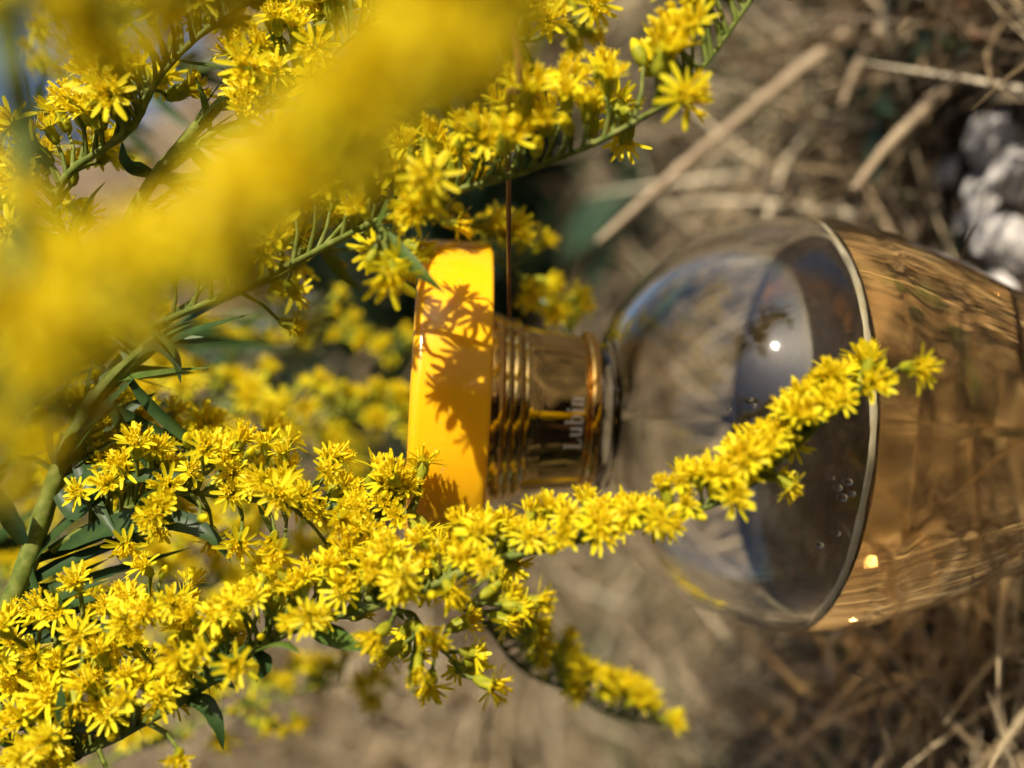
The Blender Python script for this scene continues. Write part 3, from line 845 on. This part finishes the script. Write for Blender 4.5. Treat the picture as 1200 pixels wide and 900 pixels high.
# ------------------------------------------------------------------ dry stalks, twig, stones, weeds
def stalk(name, pts, r0, r1, m, label, cat, group=None, nodes=()):
    c = crom([p if isinstance(p, Vector) else P(*p) for p in pts], 40)
    mb = MB()
    rad = [r0 + (r1 - r0) * i / 39 for i in range(40)]
    for k in nodes: rad[k] *= 1.25
    org = c[0]
    mb.tube([p - org for p in c], rad, 8)
    o = link(name, mb.mesh(name, [M[m]]))
    o.location = org
    return tag(o, label, cat, group)
stalk('twig', [(597, 374, .151), (596, 250, .130), (596, 120, .112), (596, -20, .105), Vector((.14, .085, .16)), Vector((.28, .09, .10)), G(.34, .10)], .00030, .0006, 'twig', 'thin reddish brown twig running straight up from behind the gold collar', 'twig')
def ground_stalk(a, b, r0, label, k=1.0, sag=.002):
    """dry stalk rooted at one point of the ground, leaning to its free end"""
    A_, d = ground_hit(*a, .004)
    B_ = P(*b, d * k)
    return stalk('dry_stalk', [A_, A_.lerp(B_, .35) + Vector((0, 0, sag)), A_.lerp(B_, .7) + Vector((0, 0, sag)), B_], r0, r0 * .4, 'stalk', label, 'stalk', 'dry stalks in the grass', (13, 27))
ground_stalk((1045, 0), (700, 284), .0023, 'long pale dry stalk slanting down to the left above the glass bulb', .88)
ground_stalk((1150, 70), (1000, 222), .0022, 'dry stalk slanting left of the white stones at upper right', .93)
ground_stalk((1068, -14), (985, 125), .0019, 'dry stalk running off the top edge right of the long one', .92)
ground_stalk((955, 905), (868, 800), .0024, 'brownish dry stalk below the bulb reaching the bottom edge', .92)
ground_stalk((1135, 825), (1066, 722), .0021, 'pale dry stalk crossing another below the amber liquid', .93)
ground_stalk((1108, 824), (1166, 733), .0016, 'thin pale stalk leaning right at lower right, crossing a second one', .93)
ground_stalk((852, 775), (812, 722), .0030, 'stub of pale stalk just under the bulb', .95)
ground_stalk((950, 258), (930, -10), .0019, 'pale stalk running up from the top of the bulb', .95)
ground_stalk((1167, 45), (1166, -12), .0015, 'thin pale stalk end by the top right corner', 1.0)

on_ground = ground_hit
def rock(name, px, py, size, m, label, group, seed):
    import bmesh
    r = random.Random(seed)
    p, t = on_ground(px, py)
    bm = bmesh.new()
    bmesh.ops.create_icosphere(bm, subdivisions=3, radius=1)
    fr = [(Vector((r.gauss(0, 1), r.gauss(0, 1), r.gauss(0, 1))).normalized(), r.uniform(.5, .88)) for _ in range(12)]
    for v in bm.verts:
        for nv, d in fr:
            k = v.co.dot(nv)
            if k > d: v.co -= nv * (k - d) * .96
        v.co *= 1 + .07 * math.sin(v.co.z * 11 + v.co.y * 7 + seed) + .04 * math.sin(v.co.x * 9 + seed) * math.sin(v.co.y * 8) + .03 * math.sin(v.co.z * 17 + v.co.x * 13)
    sx, sy, sz = r.uniform(.7, 1.35), r.uniform(.7, 1.2), r.uniform(.5, .85)
    for v in bm.verts: v.co = Vector((v.co.x * sx, v.co.y * sy, v.co.z * sz)) * size
    me = bpy.data.meshes.new(name); bm.to_mesh(me); bm.free()
    me.materials.append(M[m])
    o = link(name, me); o.location = p + Vector((0, 0, size * .45)); o.rotation_euler = (0, 0, r.uniform(0, 6))
    return tag(o, label, 'stone', group)
for k, (px, py, s, lb) in enumerate(STONES):
    rock('stone', px, py, s, 'white_stone', lb, 'white stones at the right edge', k + 3)
for k, (px, py, s, lb) in enumerate([
        (385, 352, .075, 'blue grey boulder on the bank left of the cap'),
        (440, 330, .06, 'smaller blue grey boulder on the bank beside the cap'),
        (320, 400, .06, 'blue grey boulder lowest of the boulders on the bank')]):
    rock('boulder', px, py, s, 'blue_stone', lb, 'blue grey boulders on the bank', k + 30)

def weed(px, py, nl, size, label, seed):
    r = random.Random(seed)
    p, t = on_ground(px, py)
    root = link('weed', None); root.location = p
    tag(root, label, 'weed', 'green weeds in the dry grass')
    for k in range(nl):
        a = 2.4 * k + r.random(); L = size * r.uniform(.6, 1.1); e = r.uniform(.3, 1.1)
        d = Vector((math.cos(a) * math.cos(e), math.sin(a) * math.cos(e), math.sin(e)))
        h = Vector((math.cos(a), math.sin(a), 0))
        o = link('leaf', leaf_mesh([Vector((0, 0, 0)), d * L * .35, d * L * .7 + h * L * .08, d * L * .8 + h * L * .3 - Vector((0, 0, L * .1))], L * r.uniform(.32, .5), Vector((0, 0, 1)) - h * .3, .2, 'weed', 8), root)
    return root
for k, (px, py, nl, s, lb) in enumerate([
        (640, 275, 16, .20, 'dark green weed between the twig and the long stalk'),
        (725, 262, 14, .11, 'green weed under the long pale stalk, left of the bulb'),
        (800, 215, 16, .10, 'green weed above the bulb below the long pale stalk'),
        (880, 60, 14, .07, 'pale green weed beside the tip of the top spray'),
        (940, 60, 10, .04, 'green weed right of the tip of the top spray'),
        (1090, 60, 14, .045, 'green weed between the stalks at upper right'),
        (1060, 210, 8, .016, 'small green weed left of the white stones'),
        (1150, 30, 10, .024, 'green weed at the top by the brown leaf'),
        (1040, 795, 8, .020, 'small green weed among the straw at lower right'),
        (700, 740, 10, .06, 'weed under the bulb beside the drooping shaded spray'),
        (790, 870, 10, .05, 'green weed at the bottom edge right of the shaded spray'),
        (600, 240, 22, .34, 'dark green clump on the bank behind the thin brown twig'),
        (690, 205, 20, .24, 'dark green clump left of the lower end of the long pale stalk'),
        (560, 330, 20, .30, 'dark clump of leaves directly behind the gold collar'),
        (660, 330, 18, .18, 'low green clump between the collar and the bulb'),
        (1130, 300, 8, .015, 'low weed by the bottle shoulder under the stones')]):
    weed(px, py, nl, s, lb, k + 50)
p, t = on_ground(1195, 15)
o = link('fallen_leaf', leaf_mesh([Vector((-.004, 0, .004)), Vector((-.001, .003, .008)), Vector((.005, .003, .009)), Vector((.012, 0, .005))], .010, Vector((0, -.5, 1)), .3, 'deadleaf', 12))
o.location = p; tag(o, 'rust brown fallen leaf in the top right corner', 'leaf')

# ------------------------------------------------------------------ the photographer, seen only as a dark reflection in the neck and the glass
m, nt, b = mat('dark_cloth'); tc = nt.nodes.new('ShaderNodeTexCoord'); n = nt.nodes.new('ShaderNodeTexNoise'); n.inputs['Scale'].default_value = 60
nt.links.new(tc.outputs['Object'], n.inputs[0]); nt.links.new(ramp(nt, n.outputs[0], [(0.3, (0.010, 0.011, 0.014)), (0.7, (0.024, 0.025, 0.030))]), b.inputs['Base Color']); b.inputs['Roughness'].default_value = 0.9
M['cloth'] = m
m, nt, b = mat('skin'); b.inputs['Base Color'].default_value = (0.52, 0.30, 0.21, 1); b.inputs['Roughness'].default_value = 0.5; b.inputs['Subsurface Weight'].default_value = 0.1; b.inputs['Subsurface Scale'].default_value = 0.01; M['skin'] = m
m, nt, b = mat('hair'); b.inputs['Base Color'].default_value = (0.03, 0.018, 0.01, 1); b.inputs['Roughness'].default_value = 0.5; M['hair'] = m
m, nt, b = mat('phone_body'); b.inputs['Base Color'].default_value = (0.015, 0.015, 0.017, 1); b.inputs['Roughness'].default_value = 0.25; M['phone'] = m

def skinned(name, nodes, edges, mat_, parent, root=0, sub=2):
    me = bpy.data.meshes.new(name)
    me.from_pydata([q[0] for q in nodes], edges, [])
    o = link(name, me, parent)
    sk = o.modifiers.new('Skin', 'SKIN'); sk.use_smooth_shade = True
    for i, q in enumerate(nodes):
        d = me.skin_vertices[0].data[i]
        d.radius = q[1] if isinstance(q[1], tuple) else (q[1], q[1])
        d.use_root = i == root
    ss = o.modifiers.new('Subdivision', 'SUBSURF'); ss.levels = ss.render_levels = sub
    me.materials.append(M[mat_])
    return o
person = link('person', None)
person.location = (-.12, -.46, float(hgt(-.12, -.46)) - .16)
tag(person, 'crouching person in dark clothes holding a phone, mirrored in the gold neck', 'person')
# clothed body: pelvis, spine, neck, arms to the wrist, folded legs to the feet
N = [((0, -.22, .17), (.16, .13)), ((0, -.20, .32), (.145, .11)), ((0, -.12, .46), (.165, .12)), ((0, -.07, .56), (.10, .08)), ((0, -.04, .62), (.055, .055)),
     ((.18, -.09, .53), .062), ((.25, .02, .34), .050), ((.22, .20, .24), .036),
     ((-.18, -.09, .53), .062), ((-.22, .03, .34), .050), ((-.02, .24, .20), .036),
     ((.12, -.20, .15), .095), ((.20, .10, .36), .075), ((.16, -.04, .09), .050), ((.17, .10, .04), .042),
     ((-.12, -.20, .15), .095), ((-.22, .10, .34), .075), ((-.18, -.04, .09), .050), ((-.19, .10, .04), .042)]
Ed = [(0, 1), (1, 2), (2, 3), (3, 4), (3, 5), (5, 6), (6, 7), (3, 8), (8, 9), (9, 10), (0, 11), (11, 12), (12, 13), (13, 14), (0, 15), (15, 16), (16, 17), (17, 18)]
skinned('body', N, Ed, 'cloth', person)
# head with nose, chin, ears; hair as a cap
import bmesh
bm = bmesh.new(); bmesh.ops.create_uvsphere(bm, u_segments=28, v_segments=20, radius=1)
for v in bm.verts:
    x, y, z = v.co
    fx = x * .074 * (1 - .18 * max(0, -z)); fy = y * .095; fz = z * .118
    if y > .55: fy -= .006
    nose = math.exp(-((x / .16) ** 2 + ((z + .12) / .24) ** 2)) if y > 0 else 0
    fy += nose * .022
    brow = math.exp(-((z - .12) / .12) ** 2) * (1 if y > .4 else 0); fy += brow * .006
    eye = sum(math.exp(-(((x - e) / .13) ** 2 + ((z - .0) / .09) ** 2)) for e in (-.36, .36)) if y > .3 else 0; fy -= eye * .010
    chin = math.exp(-((x / .3) ** 2 + ((z + .8) / .2) ** 2)) if y > 0 else 0; fy += chin * .016
    lip = math.exp(-((x / .25) ** 2 + ((z + .46) / .06) ** 2)) if y > .3 else 0; fy += lip * .006
    ear = sum(math.exp(-(((y + .05) / .18) ** 2 + ((z - .0) / .25) ** 2)) for _ in (0,)) * (1 if abs(x) > .8 else 0); fx += math.copysign(ear * .014, x)
    v.co = (fx, fy, fz)
me = bpy.data.meshes.new('head'); bm.to_mesh(me); bm.free(); me.materials.append(M['skin']); me.polygons.foreach_set('use_smooth', [True] * len(me.polygons))
hd = link('head', me, person); hd.location = (0.02, 0.0, .73); hd.rotation_euler = (-.35, 0, -.12)
bm = bmesh.new(); bmesh.ops.create_uvsphere(bm, u_segments=28, v_segments=18, radius=1)
for v in bm.verts:
    x, y, z = v.co
    k = 1 + .03 * math.sin(x * 21) * math.sin(z * 17 + y * 9)
    v.co = (x * .083 * k, y * .102 * k - .016, max(z, -.55 if y < .1 else .38 + .1 * x * x) * .126 * k + .006)
me = bpy.data.meshes.new('hair'); bm.to_mesh(me); bm.free(); me.materials.append(M['hair']); me.polygons.foreach_set('use_smooth', [True] * len(me.polygons))
hr = link('hair', me, hd)
# hands: palm with five curled fingers closed round the phone's edges
def hand(wrist, fwd, side, up):
    wrist, fwd, side, up = [Vector(q) for q in (wrist, fwd, side, up)]
    nodes = [(wrist, .026), (wrist + fwd * .045, (.036, .018)), (wrist + fwd * .085, (.038, .015))]
    ed = [(0, 1), (1, 2)]
    for k, (off, L) in enumerate([(-.030, .066), (-.010, .076), (.010, .072), (.029, .058)]):
        b0 = wrist + fwd * .09 + up * off
        i = len(nodes)
        nodes += [(b0 + fwd * L * .35, .0095), (b0 + fwd * L * .7 + side * L * .22, .0088), (b0 + fwd * L * .82 + side * L * .6, .0078)]
        ed += [(2, i), (i, i + 1), (i + 1, i + 2)]
    i = len(nodes); b0 = wrist + fwd * .03
    nodes += [(b0 + side * .032 + fwd * .02, .012), (b0 + side * .045 + fwd * .05, .0105), (b0 + side * .04 + fwd * .08, .009)]
    ed += [(1, i), (i, i + 1), (i + 1, i + 2)]
    return skinned('hand', nodes, ed, 'skin', person, 0, 1)
hand((.22, .20, .24), (-.12, .95, -.2), (-1, 0, 0), (0, .2, 1))
hand((-.02, .24, .20), (.15, .95, -.1), (1, 0, 0), (0, .1, 1))
# phone held upright by the edges, behind the point of view
import bmesh as _b
bm = _b.new(); _b.ops.create_cube(bm, size=1)
for v in bm.verts: v.co = (v.co.x * .15, v.co.y * .008, v.co.z * .072)
_b.ops.bevel(bm, geom=[e for e in bm.edges], offset=.0035, segments=3, affect='EDGES')
for k, (lx, lz) in enumerate([(.058, .018), (.058, -.006), (.042, .006)]):
    _b.ops.create_cone(bm, cap_ends=True, segments=24, radius1=.008, radius2=.0075, depth=.004, matrix=Matrix.Translation((lx, .0055, lz)) @ Matrix.Rotation(-math.pi / 2, 4, 'X'))
me = bpy.data.meshes.new('phone'); bm.to_mesh(me); bm.free(); me.materials.append(M['phone'])
ph_ = link('phone', me); ph_.location = person.location + Vector((.115, .385, .20))
tag(ph_, 'dark phone held in both hands by the crouching person', 'phone')
